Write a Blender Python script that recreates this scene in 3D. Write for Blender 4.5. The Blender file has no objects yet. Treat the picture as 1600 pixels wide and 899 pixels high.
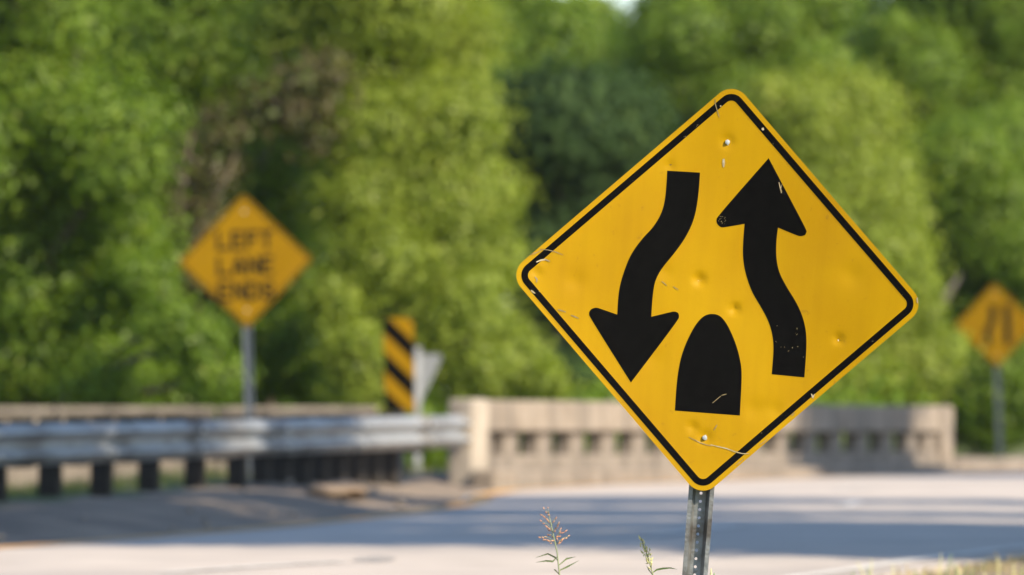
import bpy, bmesh, math, random
import numpy as np
from mathutils import Vector, Matrix

# ------------------------------------------------------------------ camera, sky, sun, exposure
scene = bpy.context.scene
COL = scene.collection
random.seed(7)
RNG = np.random.default_rng(7)

F_PX, CX, CY, HORIZON, EYE = 12000.0, 800.0, 449.5, 620.0, 0.90
PITCH = math.atan((HORIZON - CY) / F_PX)
cam_data = bpy.data.cameras.new('camera')
cam = bpy.data.objects.new('camera', cam_data)
COL.objects.link(cam)
cam.location = (0, 0, EYE)
cam.rotation_euler = (math.pi / 2 + PITCH, 0, 0)
cam_data.sensor_width = 36.0
cam_data.lens = 36.0 * F_PX / 1600.0
cam_data.clip_start, cam_data.clip_end = 0.5, 6000.0
cam_data.dof.use_dof = True
cam_data.dof.focus_distance = 23.76
cam_data.dof.aperture_fstop = 4.8
cam_data.dof.aperture_blades = 0
scene.camera = cam

SUN_EL, SUN_AZ = math.radians(36), math.radians(50)      # azimuth: from straight behind the camera towards the right
TO_SUN = Vector((math.sin(SUN_AZ) * math.cos(SUN_EL), -math.cos(SUN_AZ) * math.cos(SUN_EL), math.sin(SUN_EL)))
world = bpy.data.worlds.new('World')
scene.world = world
world.use_nodes = True
wn = world.node_tree
sky = wn.nodes.new('ShaderNodeTexSky')
sky.sky_type = 'NISHITA'
sky.sun_disc = False
sky.sun_elevation = SUN_EL
sky.sun_rotation = math.atan2(TO_SUN.x, TO_SUN.y)
sky.dust_density = 0.6
sky.ozone_density = 2.5
wn.links.new(sky.outputs[0], wn.nodes['Background'].inputs[0])
wn.nodes['Background'].inputs[1].default_value = 0.125
sun_data = bpy.data.lights.new('sun', 'SUN')
sun_data.energy = 5.0
sun_data.angle = math.radians(0.53)
sun_data.color = (1.0, 0.86, 0.66)
sun = bpy.data.objects.new('sun', sun_data)
sun.rotation_euler = TO_SUN.to_track_quat('Z', 'Y').to_euler()
COL.objects.link(sun)

scene.view_settings.view_transform = 'Standard'
scene.view_settings.look = 'None'
scene.view_settings.gamma = 1.0
scene.view_settings.use_curve_mapping = False
scene.view_settings.exposure = 0.8
scene.render.engine = 'CYCLES'
scene.cycles.use_denoising = True
scene.cycles.max_bounces = 6
scene.cycles.transparent_max_bounces = 4

# ------------------------------------------------------------------ helpers
def P(px, py, Y):
    """world point at depth Y seen along pixel (px, py) of the 1600x899 photograph"""
    u, v = (px - CX) / F_PX, -(py - CY) / F_PX
    c, s = math.cos(PITCH), math.sin(PITCH)
    t = Y / (c - v * s)
    return Vector((t * u, Y, EYE + t * (s + v * c)))

def thing(name, label, cat, loc=(0, 0, 0), rot=(0, 0, 0), group=None):
    o = bpy.data.objects.new(name, None)
    o.empty_display_size = 0.2
    COL.objects.link(o)
    o.location, o.rotation_euler = loc, rot
    tag(o, label, cat, group)
    return o

def tag(o, label=None, cat=None, group=None, kind=None):
    if label: o['label'] = label
    if cat: o['category'] = cat
    if group: o['group'] = group
    if kind: o['kind'] = kind
    return o

def link(name, me, mat, parent=None, loc=None, rot=None):
    o = bpy.data.objects.new(name, me)
    if mat and not me.materials: me.materials.append(mat)
    COL.objects.link(o)
    if parent: o.parent = parent
    if loc is not None: o.location = loc
    if rot is not None: o.rotation_euler = rot
    return o

def pymesh(name, verts, faces, smooth=False):
    me = bpy.data.meshes.new(name)
    me.from_pydata([tuple(v) for v in verts], [], faces)
    me.validate(); me.update()
    if smooth:
        me.shade_smooth()
    return me

def bmesh_to(name, bm, smooth=False):
    bmesh.ops.recalc_face_normals(bm, faces=bm.faces)
    me = bpy.data.meshes.new(name)
    bm.to_mesh(me); bm.free()
    if smooth: me.shade_smooth()
    return me

def box_mesh(name, x0, x1, y0, y1, z0, z1, bevel=0.0, segs=1):
    bm = bmesh.new()
    bmesh.ops.create_cube(bm, size=1.0)
    for v in bm.verts:
        v.co = Vector((x0 if v.co.x < 0 else x1, y0 if v.co.y < 0 else y1, z0 if v.co.z < 0 else z1))
    if bevel:
        bmesh.ops.bevel(bm, geom=list(bm.edges), offset=bevel, segments=segs, affect='EDGES', profile=0.5)
    return bmesh_to(name, bm)

def tube_geo(pts, radii, n=8, verts=None, faces=None, cap=True):
    verts = [] if verts is None else verts
    faces = [] if faces is None else faces
    pts = [Vector(p) for p in pts]
    b0 = len(verts)
    ref = Vector((0.31, 0.17, 0.93))
    for i, p in enumerate(pts):
        d = (pts[min(i + 1, len(pts) - 1)] - pts[max(i - 1, 0)]).normalized()
        a = d.cross(ref)
        if a.length < 1e-4: a = d.cross(Vector((1, 0, 0)))
        a.normalize(); b = d.cross(a)
        for k in range(n):
            t = 2 * math.pi * k / n
            verts.append(p + (a * math.cos(t) + b * math.sin(t)) * radii[i])
    for i in range(len(pts) - 1):
        for k in range(n):
            k2 = (k + 1) % n
            faces.append((b0 + i * n + k, b0 + i * n + k2, b0 + (i + 1) * n + k2, b0 + (i + 1) * n + k))
    if cap:
        faces.append(tuple(b0 + k for k in range(n))[::-1])
        faces.append(tuple(b0 + (len(pts) - 1) * n + k for k in range(n)))
    return verts, faces

# ------------------------------------------------------------------ materials
def new_mat(name):
    m = bpy.data.materials.new(name)
    m.use_nodes = True
    return m, m.node_tree, m.node_tree.nodes['Principled BSDF']

def rgb(c): return (c[0], c[1], c[2], 1.0)

def mat_noise(name, c1, c2, scale=4.0, rough=0.8, detail=6.0, bump=0.0, bump_scale=None, metallic=0.0, spec=0.5, c3=None, scale3=0.6, lo=0.35, hi=0.65, stretch=(1, 1, 1)):
    m, nt, bs = new_mat(name)
    tc = nt.nodes.new('ShaderNodeTexCoord')
    nz = nt.nodes.new('ShaderNodeTexNoise')
    nz.inputs['Scale'].default_value = scale; nz.inputs['Detail'].default_value = detail
    nt.links.new(tc.outputs['Object'], nz.inputs['Vector'])
    rp = nt.nodes.new('ShaderNodeValToRGB')
    rp.color_ramp.elements[0].position = lo; rp.color_ramp.elements[1].position = hi
    rp.color_ramp.elements[0].color = rgb(c1); rp.color_ramp.elements[1].color = rgb(c2)
    nt.links.new(nz.outputs['Fac'], rp.inputs['Fac'])
    out = rp.outputs['Color']
    if c3:
        n3 = nt.nodes.new('ShaderNodeTexNoise')
        n3.inputs['Scale'].default_value = scale3; n3.inputs['Detail'].default_value = 8
        mp3 = nt.nodes.new('ShaderNodeMapping'); mp3.inputs['Scale'].default_value = stretch
        nt.links.new(tc.outputs['Object'], mp3.inputs['Vector']); nt.links.new(mp3.outputs['Vector'], n3.inputs['Vector'])
        r3 = nt.nodes.new('ShaderNodeValToRGB')
        r3.color_ramp.elements[0].position = 0.48; r3.color_ramp.elements[1].position = 0.66
        nt.links.new(n3.outputs['Fac'], r3.inputs['Fac'])
        mx = nt.nodes.new('ShaderNodeMixRGB')
        nt.links.new(r3.outputs['Color'], mx.inputs['Fac'])
        nt.links.new(out, mx.inputs['Color1'])
        mx.inputs['Color2'].default_value = rgb(c3)
        out = mx.outputs['Color']
    nt.links.new(out, bs.inputs['Base Color'])
    bs.inputs['Roughness'].default_value = rough
    bs.inputs['Metallic'].default_value = metallic
    bs.inputs['Specular IOR Level'].default_value = spec
    if bump:
        nb = nt.nodes.new('ShaderNodeTexNoise')
        nb.inputs['Scale'].default_value = bump_scale or scale * 4; nb.inputs['Detail'].default_value = 8
        nt.links.new(tc.outputs['Object'], nb.inputs['Vector'])
        bp = nt.nodes.new('ShaderNodeBump')
        bp.inputs['Strength'].default_value = bump; bp.inputs['Distance'].default_value = 0.02
        nt.links.new(nb.outputs['Fac'], bp.inputs['Height'])
        nt.links.new(bp.outputs['Normal'], bs.inputs['Normal'])
    return m

def mat_leaf(name, cols, trans=0.42, rough=0.5):
    """leaf colours picked by the per-face 'tint' attribute"""
    m, nt, bs = new_mat(name)
    at = nt.nodes.new('ShaderNodeAttribute'); at.attribute_name = 'tint'
    rp = nt.nodes.new('ShaderNodeValToRGB')
    els = rp.color_ramp.elements
    while len(els) < len(cols): els.new(0.5)
    for i, c in enumerate(cols):
        els[i].position = i / (len(cols) - 1); els[i].color = rgb(c)
    nt.links.new(at.outputs['Fac'], rp.inputs['Fac'])
    nt.links.new(rp.outputs['Color'], bs.inputs['Base Color'])
    bs.inputs['Roughness'].default_value = rough
    bs.inputs['Specular IOR Level'].default_value = 0.35
    tr = nt.nodes.new('ShaderNodeBsdfTranslucent')
    gm = nt.nodes.new('ShaderNodeMixRGB'); gm.blend_type = 'MULTIPLY'; gm.inputs['Fac'].default_value = 1.0
    gm.inputs['Color2'].default_value = (1.25, 1.3, 0.5, 1)
    nt.links.new(rp.outputs['Color'], gm.inputs['Color1'])
    nt.links.new(gm.outputs['Color'], tr.inputs['Color'])
    mx = nt.nodes.new('ShaderNodeMixShader'); mx.inputs['Fac'].default_value = trans
    nt.links.new(bs.outputs['BSDF'], mx.inputs[1]); nt.links.new(tr.outputs['BSDF'], mx.inputs[2])
    nt.links.new(mx.outputs['Shader'], nt.nodes['Material Output'].inputs['Surface'])
    return m

def mat_sign_yellow(name, base, worn, rough=0.42):
    m, nt, bs = new_mat(name)
    tc = nt.nodes.new('ShaderNodeTexCoord')
    n1 = nt.nodes.new('ShaderNodeTexNoise'); n1.inputs['Scale'].default_value = 2.2; n1.inputs['Detail'].default_value = 5
    n2 = nt.nodes.new('ShaderNodeTexNoise'); n2.inputs['Scale'].default_value = 160; n2.inputs['Detail'].default_value = 3
    nt.links.new(tc.outputs['Object'], n1.inputs['Vector']); nt.links.new(tc.outputs['Object'], n2.inputs['Vector'])
    rp = nt.nodes.new('ShaderNodeValToRGB')
    rp.color_ramp.elements[0].position = 0.35; rp.color_ramp.elements[1].position = 0.68
    rp.color_ramp.elements[0].color = rgb(base); rp.color_ramp.elements[1].color = rgb(worn)
    nt.links.new(n1.outputs['Fac'], rp.inputs['Fac'])
    # fine grime specks
    sp = nt.nodes.new('ShaderNodeTexNoise'); sp.inputs['Scale'].default_value = 38; sp.inputs['Detail'].default_value = 6
    nt.links.new(tc.outputs['Object'], sp.inputs['Vector'])
    rs = nt.nodes.new('ShaderNodeValToRGB')
    rs.color_ramp.elements[0].position = 0.66; rs.color_ramp.elements[1].position = 0.80
    rs.color_ramp.elements[1].color = (0.55, 0.55, 0.55, 1)
    nt.links.new(sp.outputs['Fac'], rs.inputs['Fac'])
    mp = nt.nodes.new('ShaderNodeMapping'); mp.inputs['Scale'].default_value = (26, 26, 2.2)
    nt.links.new(tc.outputs['Object'], mp.inputs['Vector'])
    n4 = nt.nodes.new('ShaderNodeTexNoise'); n4.inputs['Scale'].default_value = 1.0; n4.inputs['Detail'].default_value = 5
    nt.links.new(mp.outputs['Vector'], n4.inputs['Vector'])
    r4 = nt.nodes.new('ShaderNodeValToRGB')
    r4.color_ramp.elements[0].position = 0.42; r4.color_ramp.elements[1].position = 0.75
    r4.color_ramp.elements[0].color = (1, 1, 1, 1); r4.color_ramp.elements[1].color = (0.80, 0.77, 0.70, 1)
    nt.links.new(n4.outputs['Fac'], r4.inputs['Fac'])
    m4 = nt.nodes.new('ShaderNodeMixRGB'); m4.blend_type = 'MULTIPLY'; m4.inputs['Fac'].default_value = 0.35
    nt.links.new(rp.outputs['Color'], m4.inputs['Color1']); nt.links.new(r4.outputs['Color'], m4.inputs['Color2'])
    rp = m4
    mx = nt.nodes.new('ShaderNodeMixRGB'); mx.inputs['Color2'].default_value = (0.16, 0.09, 0.02, 1)
    nt.links.new(rs.outputs['Color'], mx.inputs['Fac']); nt.links.new(rp.outputs['Color'], mx.inputs['Color1'])
    nt.links.new(mx.outputs['Color'], bs.inputs['Base Color'])
    bs.inputs['Roughness'].default_value = rough
    bs.inputs['Specular IOR Level'].default_value = 0.12
    bp = nt.nodes.new('ShaderNodeBump'); bp.inputs['Strength'].default_value = 0.12; bp.inputs['Distance'].default_value = 0.002
    nt.links.new(n2.outputs['Fac'], bp.inputs['Height']); nt.links.new(bp.outputs['Normal'], bs.inputs['Normal'])
    return m

M = {}
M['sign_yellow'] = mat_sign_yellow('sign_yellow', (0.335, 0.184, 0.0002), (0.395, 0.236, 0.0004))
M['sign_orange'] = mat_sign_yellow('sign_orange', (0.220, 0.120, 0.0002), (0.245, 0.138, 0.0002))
M['sign_black'] = mat_noise('sign_black', (0.0022, 0.0022, 0.0022), (0.0035, 0.0035, 0.0035), 30, 0.6, spec=0.03)
M['sign_dark'] = mat_noise('sign_dark', (0.006, 0.005, 0.003), (0.012, 0.010, 0.005), 20, 0.6, spec=0.1)
M['bare_metal'] = mat_noise('bare_metal', (0.55, 0.55, 0.54), (0.75, 0.74, 0.72), 60, 0.35, metallic=0.8)
M['chip'] = mat_noise('chip', (0.28, 0.22, 0.11), (0.42, 0.36, 0.25), 80, 0.5)
M['scuff'] = mat_noise('scuff', (0.15, 0.11, 0.045), (0.24, 0.19, 0.10), 80, 0.6)
M['post_steel'] = mat_noise('post_steel', (0.17, 0.18, 0.18), (0.28, 0.29, 0.29), 26, 0.45, metallic=0.6, bump=0.15, bump_scale=90, c3=(0.11, 0.10, 0.09), scale3=9)
M['post_grey'] = mat_noise('post_grey', (0.11, 0.13, 0.16), (0.17, 0.19, 0.22), 12, 0.5, metallic=0.4)
M['galvanised'] = mat_noise('galvanised', (0.27, 0.285, 0.30), (0.36, 0.37, 0.385), 9, 0.5, metallic=0.3, bump=0.1, c3=(0.15, 0.145, 0.14), scale3=1.2)
M['creosote'] = mat_noise('creosote', (0.012, 0.010, 0.009), (0.035, 0.028, 0.022), 14, 0.85, bump=0.4)
M['concrete'] = mat_noise('concrete', (0.179, 0.148, 0.118), (0.251, 0.213, 0.175), 3.0, 0.85, bump=0.35, bump_scale=22, c3=(0.13, 0.11, 0.09), scale3=1.3, stretch=(3, 3, .5))
M['concrete_pale'] = mat_noise('concrete_pale', (0.205, 0.167, 0.129), (0.281, 0.236, 0.190), 2.4, 0.85, bump=0.3, bump_scale=20, c3=(0.16, 0.135, 0.11), scale3=1.3, stretch=(3, 3, .5))
M['pillar'] = mat_noise('pillar', (0.30, 0.26, 0.21), (0.40, 0.35, 0.29), 3, 0.85, bump=0.3, bump_scale=20, c3=(0.20, 0.17, 0.14), scale3=1.3, stretch=(3, 3, .5))
M['road'] = mat_noise('road', (0.445, 0.39, 0.345), (0.54, 0.475, 0.42), 1.6, 0.75, bump=0.2, bump_scale=40, c3=(0.40, 0.355, 0.32), scale3=0.35)
M['patch'] = mat_noise('patch', (0.27, 0.25, 0.235), (0.34, 0.31, 0.29), 6, 0.8)
M['paint_white'] = mat_noise('paint_white', (0.62, 0.59, 0.54), (0.74, 0.71, 0.67), 8, 0.6, c3=(0.50, 0.45, 0.40), scale3=2.5)
M['paint_yellow'] = mat_noise('paint_yellow', (0.60, 0.30, 0.06), (0.68, 0.36, 0.08), 8, 0.6, c3=(0.50, 0.30, 0.12), scale3=2.5)
M['sign_back'] = mat_noise('sign_back', (0.13, 0.14, 0.15), (0.17, 0.18, 0.19), 5, 0.5, metallic=0.25)
M['bark'] = mat_noise('bark', (0.055, 0.042, 0.032), (0.12, 0.092, 0.07), 6, 0.9, bump=0.6)
M['dead_wood'] = mat_noise('dead_wood', (0.085, 0.065, 0.042), (0.13, 0.10, 0.07), 6, 0.9, bump=0.4)
M['rubble'] = mat_noise('rubble', (0.25, 0.21, 0.17), (0.42, 0.35, 0.28), 9, 0.9, bump=0.5)
G_DEEP, G_MID, G_LITE, G_YEL = (0.022, 0.055, 0.012), (0.055, 0.11, 0.018), (0.10, 0.165, 0.028), (0.17, 0.21, 0.04)
M['leaf_lime'] = mat_leaf('leaf_lime', [(0.15, 0.20, 0.018), (0.215, 0.28, 0.028), (0.27, 0.34, 0.045), (0.33, 0.37, 0.065)], trans=0.5)
M['leaf_green'] = mat_leaf('leaf_green', [(0.078, 0.138, 0.010), (0.122, 0.205, 0.015), (0.17, 0.265, 0.022), (0.235, 0.305, 0.035)], trans=0.48)
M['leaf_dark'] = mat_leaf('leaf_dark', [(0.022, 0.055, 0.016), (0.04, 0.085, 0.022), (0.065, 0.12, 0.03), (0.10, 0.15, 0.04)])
M['leaf_shade'] = mat_leaf('leaf_shade', [(0.016, 0.040, 0.010), (0.026, 0.060, 0.013), (0.042, 0.088, 0.018), (0.065, 0.115, 0.022)], trans=0.3, rough=0.8)  # leaf greens darkened, the shade of the foliage gaps is put into the colour
M['leaf_dry'] = mat_leaf('leaf_dry', [(0.075, 0.06, 0.028), (0.11, 0.09, 0.04), (0.10, 0.11, 0.03), (0.10, 0.15, 0.03)])
M['grass'] = mat_leaf('grass', [(0.05, 0.09, 0.02), (0.10, 0.14, 0.03), (0.22, 0.20, 0.08), (0.36, 0.27, 0.13)], trans=0.3)
M['grass_dry'] = mat_leaf('grass_dry', [(0.14, 0.17, 0.05), (0.30, 0.25, 0.11), (0.42, 0.33, 0.18), (0.50, 0.40, 0.24)], trans=0.3)
M['stalk'] = mat_noise('stalk', (0.19, 0.24, 0.13), (0.28, 0.31, 0.17), 20, 0.6)
M['seed_pale'] = mat_noise('seed_pale', (0.46, 0.46, 0.18), (0.62, 0.58, 0.30), 40, 0.6)
M['seed_red'] = mat_noise('seed_red', (0.42, 0.17, 0.09), (0.62, 0.36, 0.22), 40, 0.6)
M['blade'] = mat_noise('blade', (0.10, 0.19, 0.06), (0.22, 0.30, 0.09), 25, 0.5)

# ------------------------------------------------------------------ ground, road
LEFT = [(-20, -14.5), (0, -11.2), (20, -8.1), (36, -5.3), (46.5, -3.15), (54, -1.72), (64, -0.55), (77, 0.25), (93.75, 5.95), (101, 9.6), (109, 15.5), (116, 25), (122, 42)]
RIGHT = [(-20, -11), (0, -6.6), (20, -2.3), (38.7, 1.77), (44.1, 2.94), (53.5, 5.1), (64, 7.7), (74, 10.8), (84, 15.2), (92, 20.5), (99, 28), (104, 38), (108, 55)]
def interp(tab, y):
    return float(np.interp(y, [t[0] for t in tab], [t[1] for t in tab]))

def catmull(pts, n):
    pts = [Vector(p) for p in pts]
    out = []
    for i in range(len(pts) - 1):
        p0, p1, p2, p3 = pts[max(i - 1, 0)], pts[i], pts[i + 1], pts[min(i + 2, len(pts) - 1)]
        for k in range(n):
            t = k / n
            out.append(0.5 * ((2 * p1) + (p2 - p0) * t + (2 * p0 - 5 * p1 + 4 * p2 - p3) * t * t + (3 * p1 - p0 - 3 * p2 + p3) * t ** 3))
    out.append(pts[-1])
    return out
Lc = catmull([(x, y) for y, x in LEFT], 8)
Rc = catmull([(x, y) for y, x in RIGHT], 8)
LTAB = [(p.y, p.x) for p in Lc]
RTAB = [(p.y, p.x) for p in Rc]
PA, PB = Vector((-0.35, 77.0)), Vector((5.15, 93.30))    # line of the bridge parapet
PDIR = (PB - PA).normalized()
PNOR = Vector((PDIR.y, -PDIR.x))                          # towards the road

def sstep(a, b, x):
    t = min(max((x - a) / (b - a), 0), 1)
    return t * t * (3 - 2 * t)

def ground_z(x, y):
    """height of the land: verge and berm left of the road, ditch right of it, creek bed under the bridge"""
    if y < 122:
        xl, xr = interp(LTAB, y), interp(RTAB, y) if y < 108 else 60
        dl, dr = xl - x, x - xr
        if dl < 0.0 and dr < 0.0:
            z = -0.12
        elif dl >= 0.0:
            z = -0.03 + 0.15 * sstep(0.25, 1.7, dl) - 0.22 * sstep(2.3, 5.5, dl) + 0.02 * math.sin(x * 3.1 + y * 1.7)*sstep(0.3, 1, dl)
        else:
            z = -0.02 - 0.73 * sstep(0.35, 3.2, dr) * (1 - sstep(44, 56, y)) + 0.015 * math.sin(x * 2.3 + y * 2.9)
    else:
        z = -0.05
    rel = Vector((x, y)) - PA
    a, d = rel.dot(PDIR), rel.dot(PNOR)
    creek = sstep(2.5, 6.0, a) * (1 - sstep(13.0, 16.5, a)) * (1 - sstep(16, 30, abs(d - 4)))
    return z - 2.3 * creek

xs = np.unique(np.concatenate([np.linspace(-900, -40, 14), np.linspace(-40, -12, 15), np.linspace(-12, 16, 94), np.linspace(16, 50, 18), np.linspace(50, 900, 14)]))
ys = np.unique(np.concatenate([np.linspace(-600, -30, 10), np.linspace(-30, 20, 26), np.linspace(20, 125, 160), np.linspace(125, 180, 20), np.linspace(180, 1500, 14)]))
gv = [(x, y, ground_z(x, y)) for y in ys for x in xs]
nx = len(xs)
gf = [(j * nx + i, j * nx + i + 1, (j + 1) * nx + i + 1, (j + 1) * nx + i) for j in range(len(ys) - 1) for i in range(nx - 1)]
gme = pymesh('ground', gv, gf, smooth=True)
soil = gme.attributes.new('soil', 'FLOAT', 'POINT')
sv = []
for x, y, z in gv:
    s = 0.0
    if y < 122:
        dl, dr = interp(LTAB, y) - x, x - interp(RTAB, y)
        if dl > -1: s = 1 - sstep(1.4, 2.6, dl)
        if dr > -1: s = max(s, 0.9 * (1 - sstep(0.8, 3.0, dr)))
        if dl <= 0 and dr <= 0: s = 1
    sv.append(s)
soil.data.foreach_set('value', sv)
m, nt, bs = new_mat('ground')
at = nt.nodes.new('ShaderNodeAttribute'); at.attribute_name = 'soil'
tc = nt.nodes.new('ShaderNodeTexCoord')
n1 = nt.nodes.new('ShaderNodeTexNoise'); n1.inputs['Scale'].default_value = 1.3; n1.inputs['Detail'].default_value = 9
nt.links.new(tc.outputs['Object'], n1.inputs['Vector'])
rg = nt.nodes.new('ShaderNodeValToRGB')
rg.color_ramp.elements[0].color = (0.045, 0.075, 0.02, 1); rg.color_ramp.elements[1].color = (0.13, 0.14, 0.045, 1)
rg.color_ramp.elements[0].position = 0.35; rg.color_ramp.elements[1].position = 0.65
rs = nt.nodes.new('ShaderNodeValToRGB')
rs.color_ramp.elements[0].color = (0.15, 0.12, 0.095, 1); rs.color_ramp.elements[1].color = (0.29, 0.225, 0.165, 1)
rs.color_ramp.elements[0].position = 0.35; rs.color_ramp.elements[1].position = 0.65
nt.links.new(n1.outputs['Fac'], rg.inputs['Fac']); nt.links.new(n1.outputs['Fac'], rs.inputs['Fac'])
ad = nt.nodes.new('ShaderNodeMath'); ad.operation = 'ADD'
nt.links.new(at.outputs['Fac'], ad.inputs[0]); nt.links.new(n1.outputs['Fac'], ad.inputs[1])
sh = nt.nodes.new('ShaderNodeValToRGB')
sh.color_ramp.elements[0].position = 0.75; sh.color_ramp.elements[1].position = 1.05
nt.links.new(ad.outputs[0], sh.inputs['Fac'])
mx = nt.nodes.new('ShaderNodeMixRGB')
nt.links.new(sh.outputs['Color'], mx.inputs['Fac']); nt.links.new(rg.outputs['Color'], mx.inputs['Color1']); nt.links.new(rs.outputs['Color'], mx.inputs['Color2'])
nt.links.new(mx.outputs['Color'], bs.inputs['Base Color'])
bs.inputs['Roughness'].default_value = 0.95
nb = nt.nodes.new('ShaderNodeTexNoise'); nb.inputs['Scale'].default_value = 14; nb.inputs['Detail'].default_value = 8
nt.links.new(tc.outputs['Object'], nb.inputs['Vector'])
bp = nt.nodes.new('ShaderNodeBump'); bp.inputs['Strength'].default_value = 0.6; bp.inputs['Distance'].default_value = 0.05
nt.links.new(nb.outputs['Fac'], bp.inputs['Height']); nt.links.new(bp.outputs['Normal'], bs.inputs['Normal'])
tag(link('ground', gme, m), kind='structure')

# road slab: a closed strip between both edges, 0.35 m thick (it is the bridge deck over the creek)
N = len(Lc)
rv, rf = [], []
for i in range(N):
    l, r = Lc[i], Rc[i]
    for k in range(5):
        q = l.lerp(r, k / 4)
        rv.append((q.x, q.y, 0.02 * math.sin(math.pi * k / 4) ** 1 - 0.01))
    rv.append((l.x, l.y, -0.35)); rv.append((r.x, r.y, -0.35))
for i in range(N - 1):
    a, b = i * 7, (i + 1) * 7
    for k in range(4): rf.append((a + k, a + k + 1, b + k + 1, b + k))
    rf.append((a, b, b + 5, a + 5)); rf.append((a + 4, a + 6, b + 6, b + 4)); rf.append((a + 5, b + 5, b + 6, a + 6))
tag(link('road', pymesh('road', rv, rf), M['road']), kind='structure')

def painted(name, curve, off0, off1, t0, t1, mat, dz):
    """a painted strip laid between two fractions of the road width"""
    vs, fs = [], []
    n = 40
    for j in range(n + 1):
        f = t0 + (t1 - t0) * j / n
        i = min(int(f), N - 2); w = f - i
        l, r = Lc[i].lerp(Lc[i + 1], w), Rc[i].lerp(Rc[i + 1], w)
        d = (r - l); wd = d.length; d.normalize()
        for o in (off0, off1):
            q = l + d * (o if o >= 0 else wd + o)
            h = 0.02 * math.sin(math.pi * (q - l).length / wd) - 0.01
            vs.append((q.x, q.y, h + dz))
    for j in range(n): fs.append((2 * j, 2 * j + 1, 2 * j + 3, 2 * j + 2))
    return tag(link(name, pymesh(name, vs, fs), mat), kind='structure')
painted('edge_line', None, -0.42, -0.30, 0, N - 2, M['paint_white'], 0.006)
painted('median_line', None, 0.05, 0.25, 0, N - 2, M['paint_yellow'], 0.006)
iy = [p.y for p in Lc]
def fidx(y):
    i = max(k for k in range(N) if iy[k] <= y)
    return i + (y - iy[i]) / (iy[i + 1] - iy[i])
for y0 in (2, 14, 26, 37.6, 50, 62, 74):
    painted('lane_dash', None, 3.35, 3.47, fidx(y0), fidx(y0 + 3.4), M['paint_white'], 0.006)
# worn asphalt patch
pc = P(585, 877, 42.0)
ang = np.linspace(0, 2 * math.pi, 14, endpoint=False)
pv = [(pc.x + 0.13 * math.cos(a) * random.uniform(.7, 1.2), 42.0 + 0.8 * math.sin(a) * random.uniform(.7, 1.2), 0.013) for a in ang]
tag(link('road_patch', pymesh('road_patch', pv, [tuple(range(14))]), M['patch']), kind='structure')

# ------------------------------------------------------------------ signs
def diamond_poly(side, r, inset=0.0, n=7):
    """rounded square standing on its corner, in local x/z"""
    h = side / 2 - inset
    rr = max(r - inset, 0.004)
    pts = []
    for q in range(4):
        cx, cz = [(h - rr, h - rr), (-h + rr, h - rr), (-h + rr, -h + rr), (h - rr, -h + rr)][q]
        for k in range(n + 1):
            a = math.pi / 2 * (q + k / n)
            pts.append((cx + rr * math.cos(a), cz + rr * math.sin(a)))
    c = math.sqrt(0.5)
    return [((x - z) * c, (x + z) * c) for x, z in pts]

def plate(name, poly, y0, y1, cut=None, warp=None, hole=None, bevel=0.0, zc=0.0, smooth=False):
    """polygon in local x/z given thickness from y0 (front) to y1 (back); optional grid cuts and warp"""
    bm = bmesh.new()
    if hole is None:
        f = bm.faces.new([bm.verts.new((x, y1, z)) for x, z in poly])
        faces = [f]
    else:
        a = [bm.verts.new((x, y1, z)) for x, z in poly]
        b = [bm.verts.new((x, y1, z)) for x, z in hole]
        n = len(a)
        faces = [bm.faces.new((a[i], a[(i + 1) % n], b[(i + 1) % n], b[i])) for i in range(n)]
    ex = bmesh.ops.extrude_face_region(bm, geom=faces)
    for g in ex['geom']:
        if isinstance(g, bmesh.types.BMVert): g.co.y = y0
    bmesh.ops.recalc_face_normals(bm, faces=bm.faces)
    if cut:
        xs_ = [v.co.x for v in bm.verts]; zs_ = [v.co.z for v in bm.verts]
        for ax, lo, hi in ((0, min(xs_), max(xs_)), (2, min(zs_), max(zs_))):
            k = math.ceil(lo / cut) * cut + 1e-5
            while k < hi:
                nrm = [0, 0, 0]; nrm[ax] = 1; co = [0, 0, 0]; co[ax] = k
                bmesh.ops.bisect_plane(bm, geom=list(bm.verts) + list(bm.edges) + list(bm.faces), plane_co=co, plane_no=nrm, dist=1e-6)
                k += cut
    for v in bm.verts:
        if warp: v.co.y += warp(v.co.x, v.co.z)
        v.co.z += zc
    bmesh.ops.triangulate(bm, faces=[f for f in bm.faces if len(f.verts) > 4])
    me = bmesh_to(name, bm)
    if smooth:
        me.shade_smooth(); me.set_sharp_from_angle(angle=math.radians(40))
    return me

# --- the sign in focus
S0, TH, CEN = 505.0, math.radians(4.45), (1120.5, 453.0)
ct, st = math.cos(TH), math.sin(TH)
def loc(px, py):
    dx, dz = (px - CEN[0]) / S0, -(py - CEN[1]) / S0
    return (dx * ct - dz * st, dx * st + dz * ct)
DENTS = [(1047, 260, .006, .010), (1093, 437, .0095, .015), (1148, 483, .009, .013), (1310, 530, .008, .012), (1082, 668, .008, .010),
         (1137, 222, .006, .017), (1101, 684, .006, .017), (838, 425, .006, .014), (850, 408, .004, .012), (1040, 425, .003, .022), (1210, 640, .003, .022), (900, 440, .003, .03), (1330, 430, .003, .035), (1020, 560, .0025, .03), (1180, 640, .003, .03)]
DL = [(*loc(a, b), d, r) for a, b, d, r in DENTS]
def warp_main(x, z):
    q_ = 0.82 * x + 0.45 * z  # broad bend added so the lower left of the panel catches more sun
    w = -0.13 * q_ * q_ + 0.0045 * math.sin(4.6 * x + 1.9 * z + 0.6) + 0.0042 * math.sin(5.3 * z - 6.1 * x + 1.1) + 0.0020 * math.sin(10.0 * x + 7.0 * z) + 0.0012 * math.sin(13.0 * z - 11 * x + 2.0)
    for dx, dz, d, r in DL:
        q = ((x - dx) ** 2 + (z - dz) ** 2) / (r * r)
        if q < 9: w += 1.35 * d * math.exp(-q)
    return w
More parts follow.
